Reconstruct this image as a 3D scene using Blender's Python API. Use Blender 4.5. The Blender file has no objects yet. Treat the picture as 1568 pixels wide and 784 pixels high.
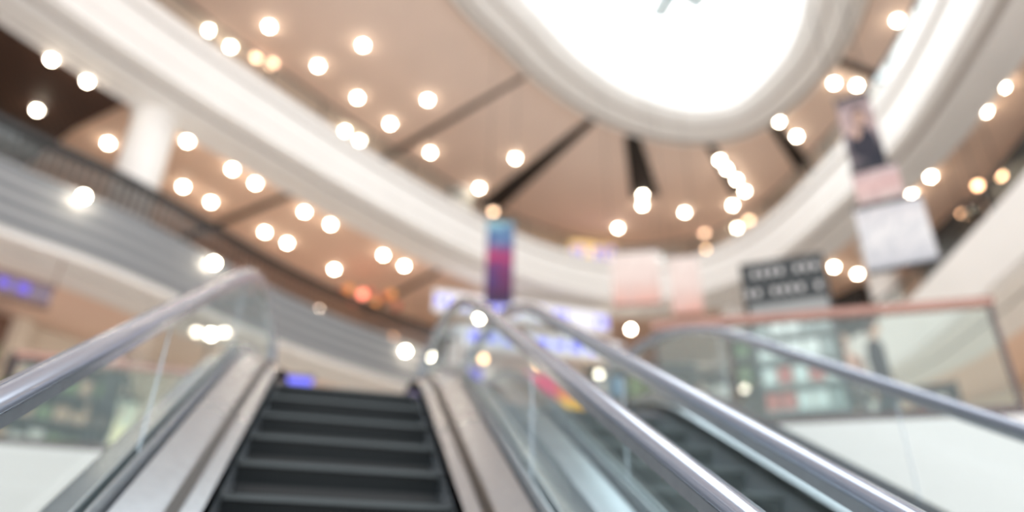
import bpy, bmesh, math, random
from mathutils import Vector, Matrix
random.seed(7)
scene=bpy.context.scene
COL=bpy.context.collection

# ------------------------------------------------------------------ materials
def mat(name,col,rough=.5,metal=0.,emit=None,es=0.,noise=0.,nscale=4.,bump=0.):
    m=bpy.data.materials.new(name); m.use_nodes=True; nt=m.node_tree; b=nt.nodes['Principled BSDF']
    b.inputs['Base Color'].default_value=(*col,1); b.inputs['Roughness'].default_value=rough; b.inputs['Metallic'].default_value=metal
    if emit: b.inputs['Emission Color'].default_value=(*emit,1); b.inputs['Emission Strength'].default_value=es
    if noise or bump:
        tc=nt.nodes.new('ShaderNodeTexCoord'); n=nt.nodes.new('ShaderNodeTexNoise'); n.inputs['Scale'].default_value=nscale; n.inputs['Detail'].default_value=3
        nt.links.new(tc.outputs['Object'],n.inputs['Vector'])
        if noise:
            r=nt.nodes.new('ShaderNodeValToRGB'); r.color_ramp.elements[0].position=.3; r.color_ramp.elements[1].position=.7
            r.color_ramp.elements[0].color=(*[c*(1-noise) for c in col],1); r.color_ramp.elements[1].color=(*[min(1,c*(1+noise)) for c in col],1)
            nt.links.new(n.outputs['Fac'],r.inputs[0]); nt.links.new(r.outputs[0],b.inputs['Base Color'])
        if bump:
            bp=nt.nodes.new('ShaderNodeBump'); bp.inputs['Strength'].default_value=bump; nt.links.new(n.outputs['Fac'],bp.inputs['Height']); nt.links.new(bp.outputs[0],b.inputs['Normal'])
    return m
def emis(name,col,s):
    m=bpy.data.materials.new(name); m.use_nodes=True; nt=m.node_tree; nt.nodes.clear()
    e=nt.nodes.new('ShaderNodeEmission'); o=nt.nodes.new('ShaderNodeOutputMaterial'); e.inputs[0].default_value=(*col,1); e.inputs[1].default_value=s
    nt.links.new(e.outputs[0],o.inputs[0]); return m
def glassm(name,tint,gloss=.12,fr=1.3,cap=.25,haze=.0):
    m=bpy.data.materials.new(name); m.use_nodes=True; nt=m.node_tree; nt.nodes.clear()
    t=nt.nodes.new('ShaderNodeBsdfTransparent'); t.inputs[0].default_value=(*tint,1)
    g=nt.nodes.new('ShaderNodeBsdfGlossy'); g.inputs['Roughness'].default_value=.03; g.inputs[0].default_value=(.95,1,1,1)
    f=nt.nodes.new('ShaderNodeFresnel'); f.inputs[0].default_value=fr
    a=nt.nodes.new('ShaderNodeMath'); a.operation='ADD'; a.inputs[1].default_value=gloss; a.use_clamp=True
    mn=nt.nodes.new('ShaderNodeMath'); mn.operation='MINIMUM'; mn.inputs[1].default_value=cap
    mx=nt.nodes.new('ShaderNodeMixShader'); o=nt.nodes.new('ShaderNodeOutputMaterial')
    src=t.outputs[0]
    if haze:
        df=nt.nodes.new('ShaderNodeBsdfDiffuse'); df.inputs[0].default_value=(.80,.93,.93,1)
        m2=nt.nodes.new('ShaderNodeMixShader'); m2.inputs[0].default_value=haze
        nt.links.new(t.outputs[0],m2.inputs[1]); nt.links.new(df.outputs[0],m2.inputs[2]); src=m2.outputs[0]
    nt.links.new(f.outputs[0],a.inputs[0]); nt.links.new(a.outputs[0],mn.inputs[0]); nt.links.new(mn.outputs[0],mx.inputs[0]); nt.links.new(src,mx.inputs[1]); nt.links.new(g.outputs[0],mx.inputs[2]); nt.links.new(mx.outputs[0],o.inputs[0])
    return m
def stripes(name,c1,c2,scale,axis='Z',rough=.5,metal=0.,sharp=.1):
    m=mat(name,c1,rough,metal); nt=m.node_tree; b=nt.nodes['Principled BSDF']
    tc=nt.nodes.new('ShaderNodeTexCoord'); w=nt.nodes.new('ShaderNodeTexWave'); w.wave_type='BANDS'; w.bands_direction=axis; w.inputs['Scale'].default_value=scale
    w.inputs['Distortion'].default_value=0
    r=nt.nodes.new('ShaderNodeValToRGB'); r.color_ramp.elements[0].position=.5-sharp; r.color_ramp.elements[1].position=.5+sharp
    r.color_ramp.elements[0].color=(*c1,1); r.color_ramp.elements[1].color=(*c2,1)
    nt.links.new(tc.outputs['Object'],w.inputs['Vector']); nt.links.new(w.outputs['Fac'],r.inputs[0]); nt.links.new(r.outputs[0],b.inputs['Base Color'])
    return m
def cells(name,scale,sat,val,es,mixc=(1,.75,.5),mixf=.5):
    """merchandise behind lit glass: voronoi patches"""
    m=bpy.data.materials.new(name); m.use_nodes=True; nt=m.node_tree; b=nt.nodes['Principled BSDF']
    tc=nt.nodes.new('ShaderNodeTexCoord'); v=nt.nodes.new('ShaderNodeTexVoronoi'); v.inputs['Scale'].default_value=scale; v.distance='CHEBYCHEV'
    hs=nt.nodes.new('ShaderNodeHueSaturation'); hs.inputs['Saturation'].default_value=sat; hs.inputs['Value'].default_value=val
    mx=nt.nodes.new('ShaderNodeMix'); mx.data_type='RGBA'; mx.inputs[0].default_value=mixf; mx.inputs[7].default_value=(*mixc,1)
    nt.links.new(tc.outputs['Object'],v.inputs['Vector']); nt.links.new(v.outputs['Color'],hs.inputs['Color']); nt.links.new(hs.outputs[0],mx.inputs[6])
    nt.links.new(mx.outputs[2],b.inputs['Base Color']); nt.links.new(mx.outputs[2],b.inputs['Emission Color']); b.inputs['Emission Strength'].default_value=es
    b.inputs['Roughness'].default_value=.4
    return m

M={}
M['peach']=mat('ceiling_peach_paint',(.86,.69,.59),.7,noise=.03,nscale=.6)
M['peach3']=mat('gallery_ceiling_paint',(.89,.66,.52),.7,noise=.03,nscale=.6)
M['white']=mat('white_plaster',(.90,.88,.85),.55,noise=.02,nscale=1.)
M['white_shaded']=mat('painted_shadow_plaster',(.42,.37,.33),.6)  # darker plaster: shadow lines of soffit and cornice steps put into the colour
M['cool']=mat('slab_white',(.80,.81,.80),.5)
M['grey']=stripes('grey_striped_cladding',(.15,.16,.17),(.32,.33,.345),1.1,'Z',.5)
M['black']=mat('black_metal',(.02,.018,.018),.4)
M['slot']=mat('slot_black',(.02,.015,.012),.8)
M['wood']=stripes('dark_wood_slats',(.035,.016,.011),(.09,.043,.027),2.2,'X',.6)
M['woodrail']=mat('copper_wood_handrail',(.38,.21,.17),.22,.2,noise=.1)
M['chrome']=mat('brushed_steel',(.46,.51,.56),.22,.65,noise=.05,nscale=20)
M['skirt']=mat('skirt_steel',(.46,.52,.58),.26,.7)
M['rubber']=mat('handrail_rubber',(.36,.41,.51),.16,.45)
M['step']=stripes('step_grooved_black',(.006,.010,.012),(.014,.020,.023),14,'X',.4,.2)
M['nose']=mat('step_nosing',(.07,.085,.09),.4,.3)
M['glass']=glassm('balustrade_glass',(.88,.95,.95),.05,1.25,.18,.05)
M['glassr']=glassm('deck_railing_glass',(.90,.96,.95),.03,1.2,.08,.01)
M['glassw']=glassm('gallery_glass',(.88,.96,.95),.22,1.3,.4)
M['glassd']=glassm('gallery_glass_dark',(.45,.40,.38),.05,1.3,.13)
M['floor']=mat('floor_stone',(.78,.75,.71),.25,noise=.06,nscale=.8)
M['brown']=mat('shop_wall_brown',(.20,.11,.075),.6,noise=.2)
M['cream']=mat('shop_wall_cream',(.82,.73,.60),.6)
M['win_a']=cells('window_display_warm',1.6,.7,.8,.6,(1,.66,.40),.4)
M['win_b']=cells('window_display_dark',1.8,.6,.35,.35,(.22,.10,.06),.5)
M['win_c']=cells('window_display_cream',1.2,.6,.9,.7,(.95,.85,.66),.5)
M['bulb']=emis('downlight_glow',(1,.85,.66),64)
M['bulbdim']=emis('dim_lamp_glow',(1,.60,.38),12)
M['bulbamber']=emis('amber_spot_glow',(1,.55,.30),14)
M['red']=emis('red_lantern_glow',(1,.25,.16),5)
M['sky']=emis('skylight_diffuser',(.93,.98,1),4.6)
M['purple']=emis('purple_light_box',(.22,.16,.75),1.2)
M['blue']=emis('blue_light_box',(.2,.2,1),1.6)
M['orangebox']=emis('warm_light_box',(1,.6,.25),1.8)
M['signw']=emis('white_light_box',(.95,.93,1),1.2)
M['leaf']=mat('leaf_green',(.10,.25,.06),.5,noise=.3,nscale=8)
M['pot']=mat('terracotta_pot',(.45,.2,.12),.7)

# ------------------------------------------------------------------ helpers
def empty(name,loc=(0,0,0)):
    e=bpy.data.objects.new(name,None); e.location=loc; COL.objects.link(e); return e
def mesh(name,verts,faces,mats,midx=None,parent=None,smooth=False,loc=None):
    me=bpy.data.meshes.new(name); me.from_pydata([tuple(v) for v in verts],[],faces)
    for m in (mats if isinstance(mats,list) else [mats]): me.materials.append(m)
    if midx:
        for p,i in zip(me.polygons,midx): p.material_index=i
    if smooth:
        for p in me.polygons: p.use_smooth=True
    me.update(); o=bpy.data.objects.new(name,me); COL.objects.link(o)
    if parent: o.parent=parent
    if loc: o.location=loc
    return o
class B:
    """mesh builder"""
    def __init__(s): s.v=[]; s.f=[]; s.m=[]
    def add(s,vs,fs,mi=0):
        o=len(s.v); s.v+= [tuple(v) for v in vs]; s.f+=[tuple(i+o for i in f) for f in fs]; s.m+=[mi]*len(fs)
    def box(s,c,size,rot=0.,mi=0):
        cx,cy,cz=c; a,b,h=[q/2 for q in size]; cr,sr=math.cos(rot),math.sin(rot)
        vs=[(cx+x*cr-y*sr,cy+x*sr+y*cr,cz+z) for x in(-a,a) for y in(-b,b) for z in(-h,h)]
        s.add(vs,[(0,1,3,2),(4,6,7,5),(0,4,5,1),(2,3,7,6),(0,2,6,4),(1,5,7,3)],mi)
    def cyl(s,p0,p1,r0,r1=None,n=12,mi=0):
        r1=r0 if r1 is None else r1; p0=Vector(p0);p1=Vector(p1); d=(p1-p0).normalized()
        a=d.orthogonal().normalized(); b=d.cross(a)
        vs=[];
        for p,r in((p0,r0),(p1,r1)):
            for i in range(n):
                t=2*math.pi*i/n; vs.append(p+a*r*math.cos(t)+b*r*math.sin(t))
        s.add(vs,[(i,(i+1)%n,n+(i+1)%n,n+i) for i in range(n)]+[tuple(range(n))[::-1],tuple(range(n,2*n))],mi)
    def ball(s,c,r,mi=0,n=10,m=7,sc=(1,1,1)):
        vs=[(c[0],c[1],c[2]-r*sc[2])]
        for j in range(1,m):
            ph=-math.pi/2+math.pi*j/m
            for i in range(n):
                t=2*math.pi*i/n; vs.append((c[0]+r*sc[0]*math.cos(ph)*math.cos(t),c[1]+r*sc[1]*math.cos(ph)*math.sin(t),c[2]+r*sc[2]*math.sin(ph)))
        vs.append((c[0],c[1],c[2]+r*sc[2])); fs=[(0,1+(i+1)%n,1+i) for i in range(n)]
        for j in range(m-2):
            fs+=[(1+j*n+i,1+j*n+(i+1)%n,1+(j+1)*n+(i+1)%n,1+(j+1)*n+i) for i in range(n)]
        L=len(vs)-1; fs+=[(L,1+(m-2)*n+i,1+(m-2)*n+(i+1)%n) for i in range(n)]
        s.add(vs,fs,mi)
    def done(s,name,mats,parent=None,smooth=False): return mesh(name,s.v,s.f,mats,s.m,parent,smooth)

def catmull(P,n=8,closed=False):
    P=[Vector(p) for p in P]; out=[]; N=len(P)
    rng=range(N) if closed else range(N-1)
    for i in rng:
        if closed: a,b,c,d=P[(i-1)%N],P[i],P[(i+1)%N],P[(i+2)%N]
        else: a,b,c,d=P[max(i-1,0)],P[i],P[i+1],P[min(i+2,N-1)]
        for k in range(n):
            t=k/n; out.append(.5*((2*b)+(c-a)*t+(2*a-5*b+4*c-d)*t*t+(3*b-a-3*c+d)*t**3))
    if not closed: out.append(P[-1])
    return out
def smooth2(P,it,closed=False):
    for _ in range(it):
        Q=list(P)
        for i in range(len(P)):
            if not closed and i in(0,len(P)-1): continue
            Q[i]=(P[i-1]+2*P[i]+P[(i+1)%len(P)])/4
        P=Q
    return P
def normals(P,closed):
    """left-hand normal of a clockwise (left->far->right) run points outwards"""
    N=[]
    for i in range(len(P)):
        a=P[i-1] if (closed or i>0) else P[i]; b=P[(i+1)%len(P)] if (closed or i<len(P)-1) else P[i]
        t=(b-a).normalized(); N.append(Vector((-t.y,t.x)))
    return N
def sweep(name,P,prof,mats,pm=None,closed=False,parent=None,sm=False,selector=None):
    """prof: [(d,z)], pm: material idx for each profile segment"""
    N=normals(P,closed); K=len(prof); vs=[];fs=[];ms=[]
    for p,n in zip(P,N):
        for d,z in prof: q=p+n*d; vs.append((q.x,q.y,z))
    L=len(P)
    for i in range(L if closed else L-1):
        j=(i+1)%L
        for k in range(K-1):
            fs.append((i*K+k,j*K+k,j*K+k+1,i*K+k+1)); mi=pm[k] if pm else 0
            if selector: mi=selector(mi,P[i])
            ms.append(mi)
    return mesh(name,vs,fs,mats,ms,parent,sm)

# ------------------------------------------------------------------ plan curves
V4=smooth2(catmull([(-11.5,-1),(-9.9,4),(-8.0,7.6),(-6.2,10),(-4.4,11.9),(-2.1,13.9),(.25,15.8),(3.3,17.9),(6.2,19.3),(9.2,19.7),(11.3,18.4),(12.1,16),(11.9,13),(11.4,10),(10.3,7.2),(8.8,4),(7.5,.5)]),6)
V3=smooth2(catmull([(-12.5,-1),(-10.8,4),(-9,8),(-6.2,11.5),(-4.3,13.0),(-1.6,16.1),(1.5,18.5),(5,20.4),(8.5,21),(11.5,19.8),(13.3,16.5),(13.1,13),(12.5,11.2),(11.5,8.8),(10.7,7.0),(9.2,4),(8,.5)]),6)
RG=smooth2(catmull([(1.5,12.5),(3,13.7),(4.4,14.8),(6.5,15.9),(8.9,16.4),(10.6,16.1),(11.9,15.1),(12.35,13.3),(12.2,11.3),(11.4,9.4),(9.8,6.5),(7.5,3.6),(4.5,1.3),(1.5,1.0),(-.9,2.6),(-1.7,5.2),(-1.2,8.2),(0,10.6)],8,True),6,True)

# ------------------------------------------------------------------ floor, L2 slab
mesh('floor',[(-22,-12,0),(26,-12,0),(26,32,0),(-22,32,0)],[(0,1,2,3)],M['floor'])
poly=[(-16,8.2),(-3.9,9.35),(-1.5,9.5),(-1.15,6.75),(3.1,6.75),(3.12,6.15),(3.8,5.78),(5.9,4.6),(9.5,2.7),(15,1),(22,1),(22,30),(-16,30)]
n=len(poly); vs=[(x,y,4.75) for x,y in poly]+[(x,y,3.65) for x,y in poly]
mesh('floor_gallery_deck',vs,[tuple(range(n)),tuple(range(n,2*n))[::-1]]+[(i,n+i,n+(i+1)%n,(i+1)%n) for i in range(n)],[M['floor'],M['cool']],[0]+[1]*(n+1))

# ------------------------------------------------------------------ L3 gallery (slab edge, soffit)
def sel3(mi,p): return 0 if (mi==1 and p.x>3.5) else mi
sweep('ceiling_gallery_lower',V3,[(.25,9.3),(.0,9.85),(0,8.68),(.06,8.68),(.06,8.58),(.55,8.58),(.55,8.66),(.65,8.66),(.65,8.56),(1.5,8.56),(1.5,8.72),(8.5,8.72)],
      [M['white'],M['grey'],M['peach3'],M['white_shaded']],[0,1,0,0,0,0,3,0,0,3,2],selector=sel3)
sweep('floor_gallery_lower',V3,[(.02,9.35),(9,9.35)],[M['floor']])
# ------------------------------------------------------------------ L4 gallery
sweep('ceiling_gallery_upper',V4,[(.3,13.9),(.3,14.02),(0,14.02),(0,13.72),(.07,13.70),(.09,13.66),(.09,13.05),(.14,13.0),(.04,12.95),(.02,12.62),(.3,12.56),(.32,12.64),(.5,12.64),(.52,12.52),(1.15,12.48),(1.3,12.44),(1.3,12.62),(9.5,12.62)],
      [M['white'],M['white_shaded'],M['peach3']],[0,0,0,1,0,0,0,1,0,0,0,1,0,0,0,1,2])
sweep('floor_gallery_upper',V4,[(.1,13.85),(9,13.85)],[M['floor']])
# ------------------------------------------------------------------ top ceiling + skylight ring
sweep('ceiling',RG,[(.05,17.12),(6,17.12),(13,17.12)],[M['peach']],closed=True)
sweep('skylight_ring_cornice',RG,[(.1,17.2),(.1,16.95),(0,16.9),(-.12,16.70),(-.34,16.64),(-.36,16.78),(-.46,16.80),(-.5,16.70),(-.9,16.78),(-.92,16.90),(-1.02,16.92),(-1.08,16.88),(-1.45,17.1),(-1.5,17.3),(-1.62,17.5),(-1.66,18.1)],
      [M['white'],M['white_shaded']],[1,1,0,0,1,0,0,0,1,0,0,0,0,0,0],closed=True)
Nn=normals(RG,True); inner=[p-n_*1.66 for p,n_ in zip(RG,Nn)]
sk=empty('skylight')
mesh('diffuser',[(p.x,p.y,18.1) for p in inner],[tuple(range(len(inner)))],M['sky'],parent=sk)
b=B()
for i in range(-3,4):
    b.box((6+i*2.2,8.5,18.02),(.07,16,.08),0.2)
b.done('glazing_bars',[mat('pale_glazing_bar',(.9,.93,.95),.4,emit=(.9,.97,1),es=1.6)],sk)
b=B()
ox,oy=7.0,11.0
b.cyl((ox,oy,18.05),(ox,oy,17.5),.1,.1,mi=1); b.cyl((ox,oy,17.5),(ox,oy,17.38),.35,.25,n=16,mi=1)
for k in range(5):
    a=k*1.257+.3; b.box((ox+.62*math.cos(a),oy+.62*math.sin(a),17.44),(.9,.55,.05),a,0)
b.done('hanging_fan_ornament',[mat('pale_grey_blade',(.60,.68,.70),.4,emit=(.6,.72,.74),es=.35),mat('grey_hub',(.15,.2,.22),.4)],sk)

# radial slots in the ceiling (dark recess strips)
def strip(b,p,q,w0,w1,z,h=.05,mi=0):
    p=Vector(p);q=Vector(q);d=(q-p).normalized();n_=Vector((-d.y,d.x))
    pts=[p+n_*w0/2,p-n_*w0/2,q-n_*w1/2,q+n_*w1/2]
    vs=[(v.x,v.y,z) for v in pts]+[(v.x,v.y,z-h) for v in pts]
    b.add(vs,[(0,1,2,3),(7,6,5,4),(0,4,5,1),(1,5,6,2),(2,6,7,3),(3,7,4,0)],mi)
b=B()
strip(b,(4.1,14.9),(-.4,21.6),.12,.26,17.12)
strip(b,(6.75,16.2),(4.7,22.6),.28,1.0,17.12)
strip(b,(8.25,16.6),(10.3,20.0),.50,1.05,17.12)
strip(b,(10.9,16.3),(13.6,18.8),.25,.5,17.12)
strip(b,(12.2,14.7),(15.2,16.9),.3,.6,17.12)
strip(b,(12.3,11.8),(17,12.6),.2,.4,17.12)
b.done('trim_1',[M['slot']])
b=B()
strip(b,(-1.75,15.95),(-5.0,19.5),.16,.22,12.62,.04)
strip(b,(2.6,19.4),(.6,23.5),.16,.22,12.62,.04)
strip(b,(13.6,13.2),(18.5,14.5),.16,.22,12.62,.04)
b.done('trim_2',[M['slot']])
pl=[(-4.95,12.95),(-6.5,14.45),(-8.5,17.0),(-15,13),(-13,5),(-9.2,7.6),(-6.75,11.1)]
n=len(pl)
mesh('ceiling_slats_panel',[(x,y,12.60) for x,y in pl]+[(x,y,12.48) for x,y in pl],[tuple(range(n)),tuple(range(n,2*n))[::-1]]+[(i,n+i,n+(i+1)%n,(i+1)%n) for i in range(n)],M['wood'])

# columns
def column(x,y,z0,z1,r,name='column'):
    b=B(); b.cyl((x,y,z0),(x,y,z1),r,n=28); b.cyl((x,y,z0),(x,y,z0+.25),r*1.12,n=28); b.cyl((x,y,z1-.18),(x,y,z1),r*1.1,r*1.25,n=28)
    return b.done(name,[M['white']],smooth=False)
column(-4.62,13.55,9.37,12.6,.44)
column(3.55,21.7,13.85,17.1,.42)
column(12.9,19.2,9.35,12.6,.42)
column(14.2,13.9,9.35,12.6,.4)

# ------------------------------------------------------------------ gallery railings
def railing(name,P,d,z0,z1,glass,rail=(.05,.05),post=1.6,bal=None,par=None):
    root=empty(name); N=normals(P,False); Q=[p+n_*d for p,n_ in zip(P,N)]
    sweep('glass_panels',Q,[(0,z0),(0,z1-.03)],[glass],parent=root)
    w,h=rail
    sweep('top_rail',Q,[(-w,z1),(w,z1),(w,z1-h),(-w,z1-h),(-w,z1)],[par or M['black']],parent=root)
    b=B(); acc=0; step=bal or post
    for i in range(1,len(Q)):
        seg=(Q[i]-Q[i-1]).length; t=step-acc
        while t<seg:
            q=Q[i-1]+(Q[i]-Q[i-1])*(t/seg); b.box((q.x,q.y,(z0+z1)/2),(.028,.028,z1-z0)) if bal else b.box((q.x,q.y,(z0+z1)/2),(.04,.04,z1-z0)); t+=step
        acc=(acc+seg)%step
    b.done('posts',[par or M['black']],root)
    return root
iv=[i for i,p in enumerate(V3) if p.x>3.3][0]
railing('balcony_railing',V3[:iv+1],.12,9.85,10.62,M['glassd'],(.09,.12),bal=.16)
railing('balcony_railing',V3[iv:],.12,9.85,10.45,M['glassr'],(.04,.05))
railing('balcony_railing',V4,.15,14.02,14.75,M['glassw'],(.03,.04))

# L2 deck railing with wooden handrail
def deckrail(pts,name='glass_railing'):
    root=empty(name); b=B(); g=B(); w=B()
    for (x0,y0),(x1,y1) in zip(pts[:-1],pts[1:]):
        L=math.hypot(x1-x0,y1-y0); a=math.atan2(y1-y0,x1-x0); cx,cy=(x0+x1)/2,(y0+y1)/2
        w.box((cx,cy,5.86),(L+.06,.12,.08),a); g.box((cx,cy,5.3),(L-.06,.015,1.0),a)
        b.box((cx,cy,4.80),(L,.07,.10),a)
        for p in((x0,y0),(x1,y1)): b.box((*p,5.28),(.04,.04,1.08),a)
    w.done('handrail',[M['woodrail']],root); g.done('glass',[M['glassr']],root); b.done('posts',[mat('dark_post',(.12,.10,.10),.4,.5)],root)
deckrail([(3.2,6.25),(3.85,5.88),(5.95,4.68)])
deckrail([(-3.9,9.5),(-1.6,9.62)])
# ------------------------------------------------------------------ shop walls
def shops(name,P,d,z0,z1,wins,seed):
    rnd=random.Random(seed); root=empty(name); N=normals(P,False); Q=[p+n_*d for p,n_ in zip(P,N)]
    mats=[M['brown'],M['cream'],M['win_a'],M['win_b'],M['win_c'],M['orangebox'],M['signw'],M['black']]
    b=B(); i=0
    pts=[Q[0]]
    for q in Q[1:]:
        if (q-pts[-1]).length>2.9: pts.append(q)
    for k in range(len(pts)-1):
        a,c=pts[k],pts[k+1]; L=(c-a).length; an=math.atan2(c.y-a.y,c.x-a.x); m=(a+c)/2
        nrm=Vector((math.sin(an),-math.cos(an)))  # towards the void
        wm=rnd.choice(wins); wall=1 if wm==4 else 0
        b.box((m.x,m.y,(z0+z1)/2),(L+.2,.2,z1-z0),an,wall)
        q=m+nrm*.13; H=(z1-z0); b.box((q.x,q.y,z0+.1+H*.36),(L*.86,.06,H*.70),an,wm)
        q=m+nrm*.2; b.box((q.x,q.y,z0+H*.36),(.07,.08,H*.72),an,7); b.box((q.x,q.y,z0+H*.73),(L,.12,.1),an,7)
        q=a+nrm*.2; b.box((q.x,q.y,(z0+z1)/2),(.35,.3,H),an,wall)
        q=m+nrm*.24
        if rnd.random()<.7: b.box((q.x,q.y,z0+H*.84),(L*.5,.1,.32),an,rnd.choice([5,6,6]))
    b.done('facade',mats,root); return root
shops('shopfront',V4,6.5,13.87,17.1,[3,3,2,3],3)
shops('shopfront',V3,6.6,9.37,12.44,[2,3,2,4],5)
shops('shopfront',V3,4.6,4.77,8.7,[4,4,2],9)

# ------------------------------------------------------------------ escalators
Y0,Y1,ZT=-2.9,5.32,4.75
def steppath(off=0.):
    pts=[(-4.8,0)]
    R=1.3; t=math.tan(math.radians(15))*R
    for k in range(7):
        a=math.radians(30)*k/6; pts.append((Y0-t+R*math.sin(a),R*(1-math.cos(a))))
    R=3.0; t=math.tan(math.radians(15))*R
    for k in range(9):
        a=math.radians(30)*(1-k/8); pts.append((Y1+t-R*math.sin(a),ZT-R*(1-math.cos(a))))
    pts.append((6.95,ZT))
    pts=[Vector(p) for p in pts]
    if off:
        out=[]
        for i,p in enumerate(pts):
            a=pts[max(i-1,0)]; b_=pts[min(i+1,len(pts)-1)]; tt=(b_-a).normalized(); out.append(p+Vector((-tt.y,tt.x))*off)
        return out
    return pts
def y_at(z):
    P=steppath()
    for a,b_ in zip(P[:-1],P[1:]):
        if a.y<=z<=b_.y and b_.y>a.y: return a.x+(b_.x-a.x)*(z-a.y)/(b_.y-a.y)
    return P[-1].x
def prism(b,sec,mi=0):
    """sweep a cross-section [(x,h)] closed along the step path"""
    K=len(sec); vs=[]; paths={}
    for x,h in sec:
        if h not in paths: paths[h]=steppath(h)
    L=len(steppath())
    for i in range(L):
        for x,h in sec: p=paths[h][i]; vs.append((x,p.x,p.y))
    fs=[(i*K+k,i*K+(k+1)%K,(i+1)*K+(k+1)%K,(i+1)*K+k) for i in range(L-1) for k in range(K)]
    fs+=[tuple(range(K))[::-1],tuple(range((L-1)*K,L*K))]
    b.add(vs,fs,mi)
def escalator(cx):
    root=empty('escalator')
    HR=.77
    b=B()
    for s in(-1,1):
        X=lambda v: cx+s*v
        prism(b,[(X(.50),-.25),(X(.50),.10),(X(.515),.10),(X(.515),-.25)],0)          # skirt
        prism(b,[(X(.50),.10),(X(.74),.20),(X(.74),.12),(X(.50),.02)],1)             # inner decking
        prism(b,[(X(.56),.130),(X(.60),.147),(X(.60),.155),(X(.56),.138)],3)
        prism(b,[(X(.82),.20),(X(.96),.16),(X(.96),-.95),(X(.94),-.95),(X(.94),.10),(X(.82),.12)],1) # outer decking + side cladding
        prism(b,[(X(.755),.12),(X(.755),.26),(X(.765),.26),(X(.765),.12)],1)
        prism(b,[(X(.795),.12),(X(.795),.26),(X(.805),.26),(X(.805),.12)],1)
    prism(b,[(cx-.95,-.95),(cx+.95,-.95),(cx+.95,-1.0),(cx-.95,-1.0)],2)
    b.done('balustrade_decking',[M['skirt'],M['chrome'],M['cool'],M['black']],root)
    # steps
    b=B(); rise=.2; zz=-.04
    while zz<ZT-.03:
        top=min(zz+rise,ZT); yy=y_at(top-.004) if top>.02 else Y0
        last=top>=ZT-.001; dep=.6 if last else (1.0 if top>ZT-.5 else .45)
        sec=[(yy+.0,top),(yy+.035,top-.02),(yy+.06,top-.10),(yy+.035,top-rise),(yy+dep,top-rise-.02),(yy+dep,top)]
        vs=[(cx-.495,a,c) for a,c in sec]+[(cx+.495,a,c) for a,c in sec]
        K=len(sec); b.add(vs,[(i,(i+1)%K,K+(i+1)%K,K+i) for i in range(K)]+[tuple(range(K))[::-1],tuple(range(K,2*K))],0)
        b.box((cx,yy+.008,top-.010),(.98,.03,.022),0,1)
        zz+=rise
    b.box((cx,6.5,ZT-.02),(.99,.48,.06),0,1); b.box((cx,-3.8,.0),(.99,1.9,.06),0,1)
    b.done('steps',[M['step'],M['nose']],root)
    # handrails + glass
    for s in(-1,1):
        x=cx+s*.78; up=steppath(HR)
        c=up[-1]+Vector((.0,-.33)); arc=[Vector((c.x+.33*math.sin(a),c.y+.33*math.cos(a))) for a in [math.pi*k/10 for k in range(1,11)]]
        c2=up[0]+Vector((0,-.33)); arc2=[Vector((c2.x-.33*math.sin(a),c2.y+.33*math.cos(a))) for a in [math.pi*k/10 for k in range(10,0,-1)]]
        path=arc2+up+arc
        hw=.04; sec=[(-hw,-.010),(-hw*.8,.012),(0,.020),(hw*.8,.012),(hw,-.010),(hw*.7,-.026),(-hw*.7,-.026)]
        K=len(sec); vs=[];L=len(path)
        for i,p in enumerate(path):
            a=path[max(i-1,0)]; d=path[min(i+1,L-1)]; t=(d-a).normalized(); n_=Vector((-t.y,t.x))
            for u,w in sec: q=p+n_*w; vs.append((x+u,q.x,q.y))
        fs=[(i*K+k,i*K+(k+1)%K,(i+1)*K+(k+1)%K,(i+1)*K+k) for i in range(L-1) for k in range(K)]+[tuple(range(K))[::-1],tuple(range((L-1)*K,L*K))]
        mesh('handrail',vs,fs,M['rubber'],parent=root,smooth=True)
        b=B(); prism(b,[(x-.025,HR-.06),(x+.025,HR-.06),(x+.025,HR-.027),(x-.025,HR-.027)],0); b.done('handrail_guide',[M['chrome']],root)
        lo=steppath(.14); g=up; vs=[]
        for p,q in zip(lo,g): vs+=[(x,p.x,p.y),(x,q.x,q.y-.03)]
        fs=[(2*i,2*i+1,2*i+3,2*i+2) for i in range(len(lo)-1)]
        for A,cc in((arc,c),(arc2,c2)):
            o=len(vs); vs.append((x,cc.x,cc.y)); vs+=[(x,q.x,q.y) for q in A]; fs+=[(o,o+k,o+k+1) for k in range(1,len(A))]
        mesh('glass_panel',vs,fs,M['glass'],parent=root)
        b=B()
        for yj in(-1.7,-.1,1.5,3.1,4.7):
            zj=(yj-Y0)*math.tan(math.radians(30)); b.box((x,yj-.17,zj+.5),(.006,.003,.62))
        b.done('glass_joints',[M['skirt']],root)
    return root
escalator(.08)
escalator(2.09)
b=B(); prism(b,[(1.045,.05),(1.125,.05),(1.125,-.03),(1.045,-.03)],0); b.done('escalator_infill',[M['cool']])  # infill panel closing the gap between the two escalators

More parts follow.
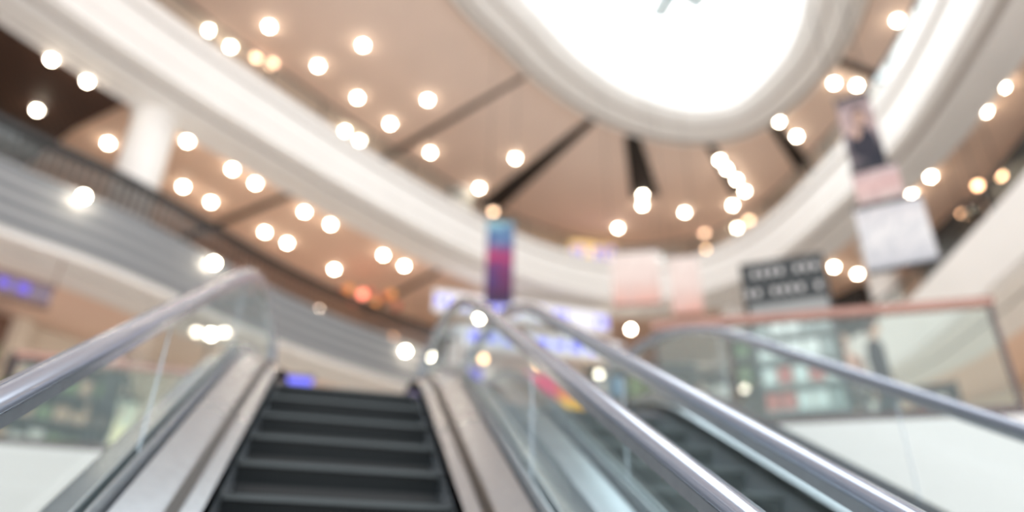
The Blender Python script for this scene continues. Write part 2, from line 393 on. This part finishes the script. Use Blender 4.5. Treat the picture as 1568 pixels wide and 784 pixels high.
# ------------------------------------------------------------------ downlights (one object per ceiling)
def lights(name,pts,z,r,m2=None):
    b=B()
    for (x,y) in pts:
        b.cyl((x,y,z),(x,y,z-.035),r*1.5,n=12,mi=0); b.ball((x,y,z-.05),r,1,8,5)
    return b.done(name,[M['white'],m2 or M['bulb']])
L3=[(-6.2,12.0),(-5.7,12.5),(-7.0,13.8)]
lights('recessed_downlights',L3,12.47,.066)
lights('recessed_downlights',[(-5.9,14.9),(-4.1,14.3),(-3.2,15.2),(-4.5,16.4),(-2.7,15.7),(-3.9,17.0),(-1.5,16.8),(-.8,17.3),(-2.6,18.3),(-2.0,18.8),(.8,18.75),(1.5,19.3),(-.6,20.2),(12.3,8.4),(12.0,7.7),(13.1,10.7),(13.3,11.5),(14.1,15.5),(15.1,15.7)],12.62,.074)
lights('recessed_downlights',[(-4.7,15.5),(-4.2,16.0),(-3.1,14.9),(-1.8,16.1),(-.6,14.9),(-.6,17.2),(.5,18.2),(-.9,19.0),(-.4,19.4),(1.5,16.7),(2.0,19.4),(4.1,21.1),(4.9,18.9),(10.2,22.4),(10.1,19.8),(10.4,20.5),(12.2,20.5),(11.7,17.0),(12.2,17.4),(12.9,17.9),(13.6,18.5),(13.7,19.5),(14.8,21.0),(15.6,22.3),(12.4,14.6),(13.4,15.1),(12.9,12.6),(13.6,12.5),(12.9,10.1)],17.10,.085)
lights('recessed_downlights',[(5.0,22.6),(-3.5,16.2),(-3.1,16.4),(13.8,21.8),(14.9,20.3)],17.10,.12,M['bulbdim'])
b=B()  # added lamps standing in for light spots, some read as reflections in glass
for p in[(-.75,17.05,9.87),(-2.93,14.40,9.65),(-4.95,12.28,9.69),(1.72,18.55,9.55),(2.4,18.6,9.5),(4.3,19.8,10.3),(4.1,20.0,11.4),(9.3,19.9,11.6)]:
    b.ball(p,.075,0,8,5); b.cyl((p[0],p[1],p[2]),(p[0]-.12,p[1]+.22,p[2]-.02),.03,mi=1)
b.done('added_fascia_lamps',[M['bulb'],M['black']])
b=B(); b.ball((-2.18,11.8,7.16),.062,0,8,5); b.cyl((-2.18,11.8,4.75),(-2.18,11.8,7.1),.02,n=8,mi=1); b.cyl((-2.18,11.8,4.75),(-2.18,11.8,4.79),.18,n=16,mi=1)
b.done('added_pole_lamp',[M['bulb'],M['black']])  # added lamp on an invented pole, placed for its bright spot
b=B()
for p,zc in[((12.6,9.3,11.35),12.6),((12.35,8.6,11.1),12.6),((12.7,9.9,11.0),12.6),((11.7,7.1,11.5),12.6),((13.6,12.6,11.2),12.6),((6.8,23.0,15.8),17.1),((7.5,22.6,15.7),17.1),((12.3,21.6,15.4),17.1),((13.0,20.6,15.6),17.1),((-9.0,14.6,11.9),12.5),((-8.2,13.6,11.3),12.5),((2.3,21.4,11.5),12.6),((1.6,22.3,11.3),12.6)]:
    b.ball(p,.075,0,8,5); b.cyl(p,(p[0],p[1],zc),.008,n=5,mi=1); b.cyl((p[0],p[1],p[2]+.02),(p[0],p[1],p[2]+.14),.085,.03,n=10,mi=1)
b.done('pendant_spotlights',[M['bulbamber'],M['black']])

# ------------------------------------------------------------------ banners, signs
def flat(name,p0,p1,z0,z1,m,th=.03,hang=None,parent=None):
    root=empty(name)
    if parent: root.parent=parent
    x0,y0=p0;x1,y1=p1; L=math.hypot(x1-x0,y1-y0); a=math.atan2(y1-y0,x1-x0); cx,cy=(x0+x1)/2,(y0+y1)/2
    b=B(); b.box((0,0,0),(L,th,z1-z0),0,0); o=b.done('printed_fabric',[m],root); o.location=(cx,cy,(z0+z1)/2); o.rotation_euler=(0,0,a)
    b=B(); b.cyl((x0,y0,z1),(x1,y1,z1),.03); b.cyl((x0,y0,z0),(x1,y1,z0),.025)
    if hang:
        for q in((x0,y0),(x1,y1)): b.cyl((*q,z1),(*q,hang),.006,n=5)
    b.done('rods_and_cables',[M['black']],root)
    return root
def banner_mat(name,stops,noisecol=None,sc=3.,axis=2,mixf=.4,emit=.1):
    m=bpy.data.materials.new(name); m.use_nodes=True; nt=m.node_tree; b=nt.nodes['Principled BSDF']; b.inputs['Roughness'].default_value=.7
    tc=nt.nodes.new('ShaderNodeTexCoord'); sp=nt.nodes.new('ShaderNodeSeparateXYZ'); nt.links.new(tc.outputs['Generated'],sp.inputs[0])
    r=nt.nodes.new('ShaderNodeValToRGB'); r.color_ramp.interpolation='EASE'
    while len(r.color_ramp.elements)<len(stops): r.color_ramp.elements.new(.5)
    for e,(p,c) in zip(r.color_ramp.elements,stops): e.position=p; e.color=(*c,1)
    nt.links.new(sp.outputs[axis],r.inputs[0]); out=r.outputs[0]
    if noisecol:
        n_=nt.nodes.new('ShaderNodeTexNoise'); n_.inputs['Scale'].default_value=sc; nt.links.new(tc.outputs['Object'],n_.inputs['Vector'])
        r2=nt.nodes.new('ShaderNodeValToRGB'); r2.color_ramp.elements[0].position=.48; r2.color_ramp.elements[1].position=.56
        mu=nt.nodes.new('ShaderNodeMath'); mu.operation='MULTIPLY'; mu.inputs[1].default_value=mixf
        mx=nt.nodes.new('ShaderNodeMix'); mx.data_type='RGBA'; mx.inputs[7].default_value=(*noisecol,1)
        nt.links.new(n_.outputs['Fac'],r2.inputs[0]); nt.links.new(r2.outputs[0],mu.inputs[0]); nt.links.new(mu.outputs[0],mx.inputs[0]); nt.links.new(out,mx.inputs[6]); out=mx.outputs[2]
    nt.links.new(out,b.inputs['Base Color']); nt.links.new(out,b.inputs['Emission Color']); b.inputs['Emission Strength'].default_value=emit
    return m
flat('hanging_banner',(2.9,13.7),(3.52,13.56),9.18,11.3,banner_mat('purple_banner',[(0,(.03,.012,.05)),(.3,(.12,.015,.08)),(.55,(.34,.025,.11)),(.78,(.08,.18,.34)),(1,(.25,.48,.55))],(.03,.03,.15),3,mixf=.6),hang=17.0)
rb=empty('hanging_banner')
pp=flat('portrait_panel',(6.40,6.33),(6.70,6.01),8.50,9.75,banner_mat('portrait_banner',[(0,(.012,.015,.03)),(.3,(.015,.018,.03)),(.42,(.22,.18,.20)),(.6,(.42,.31,.30)),(.8,(.42,.32,.32)),(.93,(.08,.06,.07)),(1,(.05,.05,.06))],(.30,.25,.26),4),parent=rb,hang=17.)
pa=math.atan2(-.32,.30); pd=Vector((math.cos(pa),math.sin(pa))); pn=Vector((pd.y,-pd.x)); pc=Vector((6.55,6.17))+pn*.02
def disc(b,u,z,ru,rz,mi,off):
    c=pc+pn*off; vs=[(c.x+pd.x*(u+ru*math.cos(t)),c.y+pd.y*(u+ru*math.cos(t)),z+rz*math.sin(t)) for t in [2*math.pi*k/18 for k in range(18)]]
    b.add(vs,[tuple(range(18))],mi)
b=B(); disc(b,.03,9.36,.10,.17,0,.0); disc(b,.03,9.34,.065,.10,1,.003); disc(b,0,8.93,.17,.26,2,.002); disc(b,-.05,9.12,.05,.10,1,.004)
b.done('printed_figure',[mat('print_hair',(.05,.03,.03),.7),mat('print_skin',(.62,.42,.34),.7),mat('print_dress',(.02,.02,.035),.7)],rb)
flat('text_panel',(6.38,6.34),(6.76,5.94),7.98,8.5,banner_mat('pink_banner',[(0,(.56,.47,.45)),(.5,(.60,.42,.40)),(1,(.52,.44,.45))],(.36,.20,.21),8),parent=rb,hang=8.6)
flat('lower_panel',(6.33,6.40),(6.88,5.83),7.02,7.95,banner_mat('white_banner',[(0,(.26,.28,.33)),(.12,(.54,.55,.58)),(.5,(.68,.68,.69)),(1,(.60,.59,.61))],(.38,.41,.46),7),parent=rb,hang=8.0)
pk=banner_mat('pale_pink_banner',[(0,(.62,.30,.24)),(.22,(.64,.43,.38)),(.5,(.68,.56,.52)),(1,(.70,.61,.57))],(.58,.45,.42),3)
flat('hanging_banner',(6.42,14.66),(7.5,14.13),9.93,11.45,pk,hang=17.)
flat('hanging_banner',(7.7,14.0),(8.35,13.66),9.6,11.2,pk,hang=17.)
# signs
def sign(name,p0,p1,z0,z1,m,hang=None,th=.14,legs=None,parent=None):
    b=B(); x0,y0=p0;x1,y1=p1; L=math.hypot(x1-x0,y1-y0); a=math.atan2(y1-y0,x1-x0); cx,cy=(x0+x1)/2,(y0+y1)/2
    b.box((cx,cy,(z0+z1)/2),(L,th,z1-z0),a,0)
    for zz in(z0,z1): b.box((cx,cy,zz),(L+.06,th+.04,.05),a,1)
    nl=max(3,int(L/.28)); d=Vector((x1-x0,y1-y0)).normalized(); nn=Vector((d.y,-d.x))
    for i in range(nl):
        if random.random()<.25: continue
        q=Vector((x0,y0))+d*(L*(i+.5)/nl)+nn*(th/2+.02); b.box((q.x,q.y,(z0+z1)/2),(L/nl*.6,.03,(z1-z0)*random.uniform(.35,.6)),a,2)
    if hang:
        for q in((x0,y0),(x1,y1)): b.cyl((*q,z1),(*q,hang),.012,n=6,mi=1)
    if legs:
        for q in((x0,y0),(x1,y1)): b.cyl((*q,legs),(*q,z0),.02,n=6,mi=1)
    return b.done(name,m,parent)
sign('illuminated_shop_sign',(-6.05,12.05),(-5.1,12.75),7.66,8.04,[mat('mauve_sign',(.14,.11,.14),.5,emit=(.26,.20,.30),es=.3),M['brown'],M['purple']],hang=8.58)
sign('illuminated_shop_sign',(2.6,20.0),(8.6,20.2),11.45,12.2,[M['signw'],M['cream'],M['blue']],hang=12.5)
sign('illuminated_shop_sign',(8.4,23.2),(10.2,22.9),15.4,16.6,[M['orangebox'],M['brown'],M['blue']],hang=17.1)
sign('illuminated_shop_sign',(-1.1,12.4),(-.45,12.4),6.42,6.74,[M['blue'],M['black'],M['blue']],legs=4.75)
# lanterns
b=B()
for i in range(9):
    x=-.3+i*.22; y=19.9+.1*(i%3); z=11.6+.18*math.sin(i*2.1)+.1; b.ball((x,y,z),.12,0 if i in(2,3) else (1 if i%2 else 2)); b.cyl((x,y,z),(x,y,12.62),.006,n=4,mi=3)
b.done('hanging_lanterns',[M['red'],mat('orange_paper',(.8,.35,.12),.6,emit=(1,.4,.1),es=.7),mat('red_paper',(.7,.15,.1),.6),M['black']])

# ------------------------------------------------------------------ display kiosk (sign board over white shelves)
kb=empty('display_stand')
a=math.atan2(-.54,.68)
b=B(); b.box((5.14,6.52,6.78),(.98,.10,.62),a,0)
d=Vector((math.cos(a),math.sin(a))); nn=Vector((d.y,-d.x))
for r_ in range(2):
    for i in range(9):
        if (i*7+r_)%5==0: continue
        q=Vector((5.14,6.52))+d*(-.42+.1*i)+nn*.06; b.box((q.x,q.y,6.92-.26*r_),(.05,.02,.08),a,1)
b.done('header_sign',[mat('slate_sign',(.03,.038,.042),.5),mat('sign_lettering',(.65,.65,.65),.5)],kb)
b=B()
for i in range(6): b.box((5.17,6.55,4.85+.3*i),(.9,.42,.05 if i<5 else .22),a,0)
for s in(-1,1):
    q=Vector((5.17,6.55))+d*s*.46; b.box((q.x,q.y,5.6),(.05,.42,1.75),a,1)
for i in range(5):
    for k in range(5):
        q=Vector((5.17,6.55))+d*(-.34+.17*k); b.box((q.x,q.y,4.98+.3*i),(.15,.34,.2),a,random.choice([2,2,2,2,3,4]))
b.done('shelves',[mat('shelf_grey',(.30,.32,.32),.5),M['black'],mat('white_box_goods',(.84,.88,.87),.6,emit=(1,1,1),es=.08),mat('red_box_goods',(.7,.22,.2),.6),mat('grey_box_goods',(.4,.45,.45),.6)],kb)
# market stall with canopy, colourful toys and a lit fascia
st=empty('toy_stall')
b=B(); b.box((3.4,11.6,5.25),(2.9,.7,1.0),0,0); b.box((3.4,12.2,6.2),(2.9,.06,2.9),0,2)
for x in(1.95,4.85):
    for y in(11.3,12.2): b.box((x,y,6.2),(.07,.07,2.9),0,0)
b.add([(1.8,11.0,7.5),(5.0,11.0,7.5),(5.0,12.35,7.85),(1.8,12.35,7.85),(1.8,11.0,7.45),(5.0,11.0,7.45),(5.0,12.35,7.8),(1.8,12.35,7.8)],[(0,1,2,3),(7,6,5,4),(0,4,5,1),(1,5,6,2),(2,6,7,3),(3,7,4,0)],1)
b.done('frame_and_canopy',[M['white'],mat('pale_canopy',(.70,.80,.88),.6),mat('stall_back',(.62,.52,.45),.6)],st)
sign('fascia_sign',(2.0,11.0),(4.8,11.0),7.15,7.48,[M['signw'],M['white'],M['blue']],parent=st)
cols=[(.90,.20,.06),(1.0,.60,.05),(.06,.06,.65),(.75,.04,.2),(.9,.85,.8),(.04,.26,.65)]
ms=[mat('toy_colour_%d'%i,c,.5,emit=c,es=.3) for i,c in enumerate(cols)]
b=B()
for i in range(6):
    for k in range(3): b.box((2.25+.46*i,11.7,5.95+.41*k),(.42,.3,.37),.0,random.randint(0,5))
for i in range(8): b.ball((2.2+.34*i,11.4,5.87),.11,random.randint(0,5))
b.done('toys',ms,st)
b=B()
for x in(2.4,3.4,4.4): b.ball((x,11.2,7.02),.06,0,8,5); b.cyl((x,11.2,7.06),(x,11.2,7.5),.012,n=6,mi=1)
b.done('stall_lamps',[M['bulbamber'],M['black']],st)
# market shelving on the deck
GD=[M['black'],mat('goods_dark',(.07,.06,.06),.6),mat('goods_tan',(.6,.40,.28),.6),mat('goods_pale',(.78,.75,.70),.6),mat('goods_olive',(.20,.27,.13),.6),mat('goods_rust',(.45,.16,.10),.6),mat('goods_blue',(.12,.28,.45),.6)]
def rack(x,y,a,w,h,z=4.75,seed=1,pal=(1,2,3,4)):
    rnd=random.Random(seed); b=B(); ca,sa=math.cos(a),math.sin(a)
    for s in(-1,1): b.box((x+ca*s*w/2,y+sa*s*w/2,z+h/2),(.05,.4,h),a,0)
    b.box((x-sa*.2,y+ca*.2,z+h/2),(w,.03,h),a,0)
    nlev=int(h/.42); st_=(h-.1)/nlev
    for i in range(nlev+1):
        b.box((x,y,z+.05+i*st_),(w,.4,.04),a,0)
        if i<nlev:
            for k in range(int(w/.26)):
                t=-w/2+.17+k*.26; hh=rnd.uniform(.2,.32); b.box((x+ca*t,y+sa*t,z+.07+i*st_+hh/2),(.2,.28,hh),a,rnd.choice(pal))
    b.done('merchandise_rack',GD)
rack(4.1,8.6,-.35,1.5,1.5,seed=2,pal=(4,4,3,6)); rack(6.2,8.3,-.65,1.3,2.2,seed=3,pal=(1,1,2,4)); rack(9.3,9.6,-.8,2.0,1.9,seed=4,pal=(3,3,2,5)); rack(6.3,10.8,-.5,1.6,2.2,seed=14,pal=(3,3,6,2))
rack(-4.6,13.0,.5,1.6,2.0,seed=5,pal=(2,3,4)); rack(-2.2,14.2,.3,1.6,1.9,seed=6,pal=(1,2,4))
for i,(x,y,a) in enumerate([(13.6,9.1,1.15),(14.5,11.8,1.3),(12.6,6.6,1.15),(14.9,16.6,1.7)]): rack(x,y,a,2.2,2.7,9.37,20+i,(1,1,2,5,1))
for i,(x,y,a) in enumerate([(-9.9,13.3,.9),(-7.4,15.6,.8),(4.2,22.3,.3),(6.8,22.9,0)]): rack(x,y,a,2.0,2.0,9.37,30+i,(1,5,2,5))
# potted plant
def plant(x,y,z):
    root=empty('potted_plant'); b=B(); b.cyl((x,y,z),(x,y,z+.4),.16,.22,n=16); b.done('pot',[M['pot']],root)
    b=B(); rnd=random.Random(3)
    for i in range(34):
        t=rnd.uniform(0,6.28); el=rnd.uniform(.3,1.4); L=rnd.uniform(.6,1.3); d=Vector((math.cos(t)*math.cos(el),math.sin(t)*math.cos(el),math.sin(el)))
        p=Vector((x,y,z+.4)); s_=d.cross(Vector((0,0,1))).normalized()*.08; m_=p+d*L*.5; e=p+d*L-Vector((0,0,.12))
        b.add([p,m_+s_,e,m_-s_],[(0,1,2,3)])
    b.done('leaves',[M['leaf']],root)
plant(-4.9,10.6,4.75)

# ------------------------------------------------------------------ people
def person(name,x,y,z,face,top,bot,hair,skin=(.75,.5,.38),h=1.7,stride=.12):
    root=empty(name,(x,y,z)); root.rotation_euler=(0,0,face); k=h/1.7
    V=[];E=[];Rr=[]
    def add(p,r,par=None):
        V.append(Vector(p)*k); Rr.append(r*k); 
        if par is not None: E.append((par,len(V)-1))
        return len(V)-1
    pel=add((0,0,.92),(.135)); w=add((0,0,1.08),.12,pel); ch=add((0,0,1.27),.145,w); nk=add((0,0,1.42),.07,ch); add((0,.0,1.5),.055,nk)
    for s in(-1,1):
        hp=add((s*.09,0,.86),.095,pel); kn=add((s*.1,-s*stride*.5,.48),.062,hp); an=add((s*.1,s*stride,.09),.042,kn); add((s*.11,s*stride-.14,.04),.038,an)
    arms=[]
    for s in(-1,1):
        sh=add((s*.17,0,1.38),.06,ch); el=add((s*.23,.03,1.11),.045,sh); wr=add((s*.22,-.10,.88),.03,el); arms.append((s,wr))
    def skin_obj(nm,V,E,Rr,mats,sub=2):
        me=bpy.data.meshes.new(nm); me.from_pydata([tuple(v) for v in V],E,[]); o=bpy.data.objects.new(nm,me); COL.objects.link(o); o.parent=root
        o.modifiers.new('s','SKIN'); me.update()
        for i,sv in enumerate(me.skin_vertices[0].data): sv.radius=(Rr[i],Rr[i]*.85)
        me.skin_vertices[0].data[0].use_root=True
        o.modifiers.new('b','SUBSURF').levels=sub; o.modifiers['b'].render_levels=sub
        for m in mats: me.materials.append(m)
        return o
    m=bpy.data.materials.new('clothes'); m.use_nodes=True; nt=m.node_tree; bb=nt.nodes['Principled BSDF']; bb.inputs['Roughness'].default_value=.8
    tc=nt.nodes.new('ShaderNodeTexCoord'); sp=nt.nodes.new('ShaderNodeSeparateXYZ'); nt.links.new(tc.outputs['Object'],sp.inputs[0])
    r=nt.nodes.new('ShaderNodeValToRGB'); r.color_ramp.interpolation='CONSTANT'; dv=nt.nodes.new('ShaderNodeMath'); dv.operation='DIVIDE'; dv.inputs[1].default_value=1.7*k
    nt.links.new(sp.outputs[2],dv.inputs[0]); nt.links.new(dv.outputs[0],r.inputs[0])
    el=r.color_ramp.elements; el[0].position=0; el[0].color=(.03,.03,.03,1); el[1].position=.05; el[1].color=(*bot,1)
    e=el.new(.58); e.color=(*top,1); e=el.new(.84); e.color=(*skin,1)
    nt.links.new(r.outputs[0],bb.inputs['Base Color'])
    skin_obj('body',V,E,Rr,[m])
    sm=mat('skin',skin,.5); hm=mat('hair',hair,.6)
    for s,wr in arms:
        W=V[wr]/k; HV=[W,W+Vector((0,-.03,-.05)),W+Vector((0,-.045,-.085))]; HE=[(0,1),(1,2)]; HR_=[.022,.028,.026]
        for i,(oy,L) in enumerate([(-.03,.07),(-.01,.08),(.01,.075),(.03,.06)]):
            b0=len(HV); HV+= [W+Vector((s*0,oy-.045,-.10)),W+Vector((-s*.01,oy-.055,-.10-L*.5)),W+Vector((-s*.03,oy-.05,-.10-L))]; HE+=[(2,b0),(b0,b0+1),(b0+1,b0+2)]; HR_+=[.009,.009,.008]
        b0=len(HV); HV+=[W+Vector((-s*.02,-.07,-.06)),W+Vector((-s*.03,-.085,-.10))]; HE+=[(1,b0),(b0,b0+1)]; HR_+=[.011,.009]
        skin_obj('hand',[v*k for v in HV],HE,[q*k for q in HR_],[sm],1)
    b=B(); c=Vector((0,-.01,1.60))*k
    b.ball(c,.085*k,0,16,12,(.88,1.0,1.28)); b.ball(c+Vector((0,-.085,-.01))*k,.016*k,0,8,6,(.8,1,1.3))
    for s in(-1,1): b.ball(c+Vector((s*.078,.005,0))*k,.018*k,0,8,6,(.5,.9,1.4)); b.ball(c+Vector((s*.03,-.077,.012))*k,.010*k,1,8,6)
    b.box(c+Vector((0,-.082,-.05))*k,(.04*k,.01*k,.01*k),0,2)
    b.ball(c+Vector((0,.02,.025))*k,.094*k,3,16,12,(.95,1.0,1.18))
    b.done('head',[sm,mat('eye',(.05,.04,.04),.3),mat('lips',(.55,.25,.22),.5),hm],root,True)
    return root
person('person',6.50,6.75,4.75,.6,(.03,.03,.04),(.02,.02,.03),(.03,.02,.02),h=1.78)
person('person',6.15,6.9,4.75,-.3,(.70,.42,.33),(.15,.12,.12),(.12,.06,.04),h=1.6)
person('person',-3.2,11.0,4.75,.2,(.06,.06,.06),(.04,.04,.05),(.03,.02,.02))
person('person',-8.3,11.7,9.37,.9,(.25,.1,.08),(.05,.05,.07),(.03,.02,.02))
person('person',-2.9,17.0,9.37,.6,(.5,.2,.12),(.05,.05,.07),(.03,.02,.02))
person('person',5.6,9.6,4.75,.3,(.15,.35,.55),(.05,.06,.10),(.04,.02,.02))

# ------------------------------------------------------------------ world, camera
w=bpy.data.worlds.new('World'); scene.world=w; w.use_nodes=True
bg=w.node_tree.nodes['Background']; bg.inputs[0].default_value=(.98,.98,1,1); bg.inputs[1].default_value=2.1
try:
    scene.view_settings.view_transform='Standard'; scene.view_settings.look='None'
except Exception: pass
th=math.radians(27.3); az=math.radians(14.4); ro=math.radians(1.2)
h=Vector((math.sin(az),math.cos(az),0)); F=h*math.cos(th)+Vector((0,0,math.sin(th))); R=Vector((math.cos(az),-math.sin(az),0)); U=R.cross(F)
U2=U*math.cos(ro)-R*math.sin(ro); R2=R*math.cos(ro)+U*math.sin(ro)
cd=bpy.data.cameras.new('camera'); cam=bpy.data.objects.new('camera',cd); COL.objects.link(cam); scene.camera=cam
cam.matrix_world=Matrix(((R2.x,U2.x,-F.x,0),(R2.y,U2.y,-F.y,0),(R2.z,U2.z,-F.z,3.15),(0,0,0,1)))
cd.lens=24; cd.sensor_width=36; cd.clip_start=.05
cd.dof.use_dof=True; cd.dof.focus_distance=1.4; cd.dof.aperture_fstop=.72
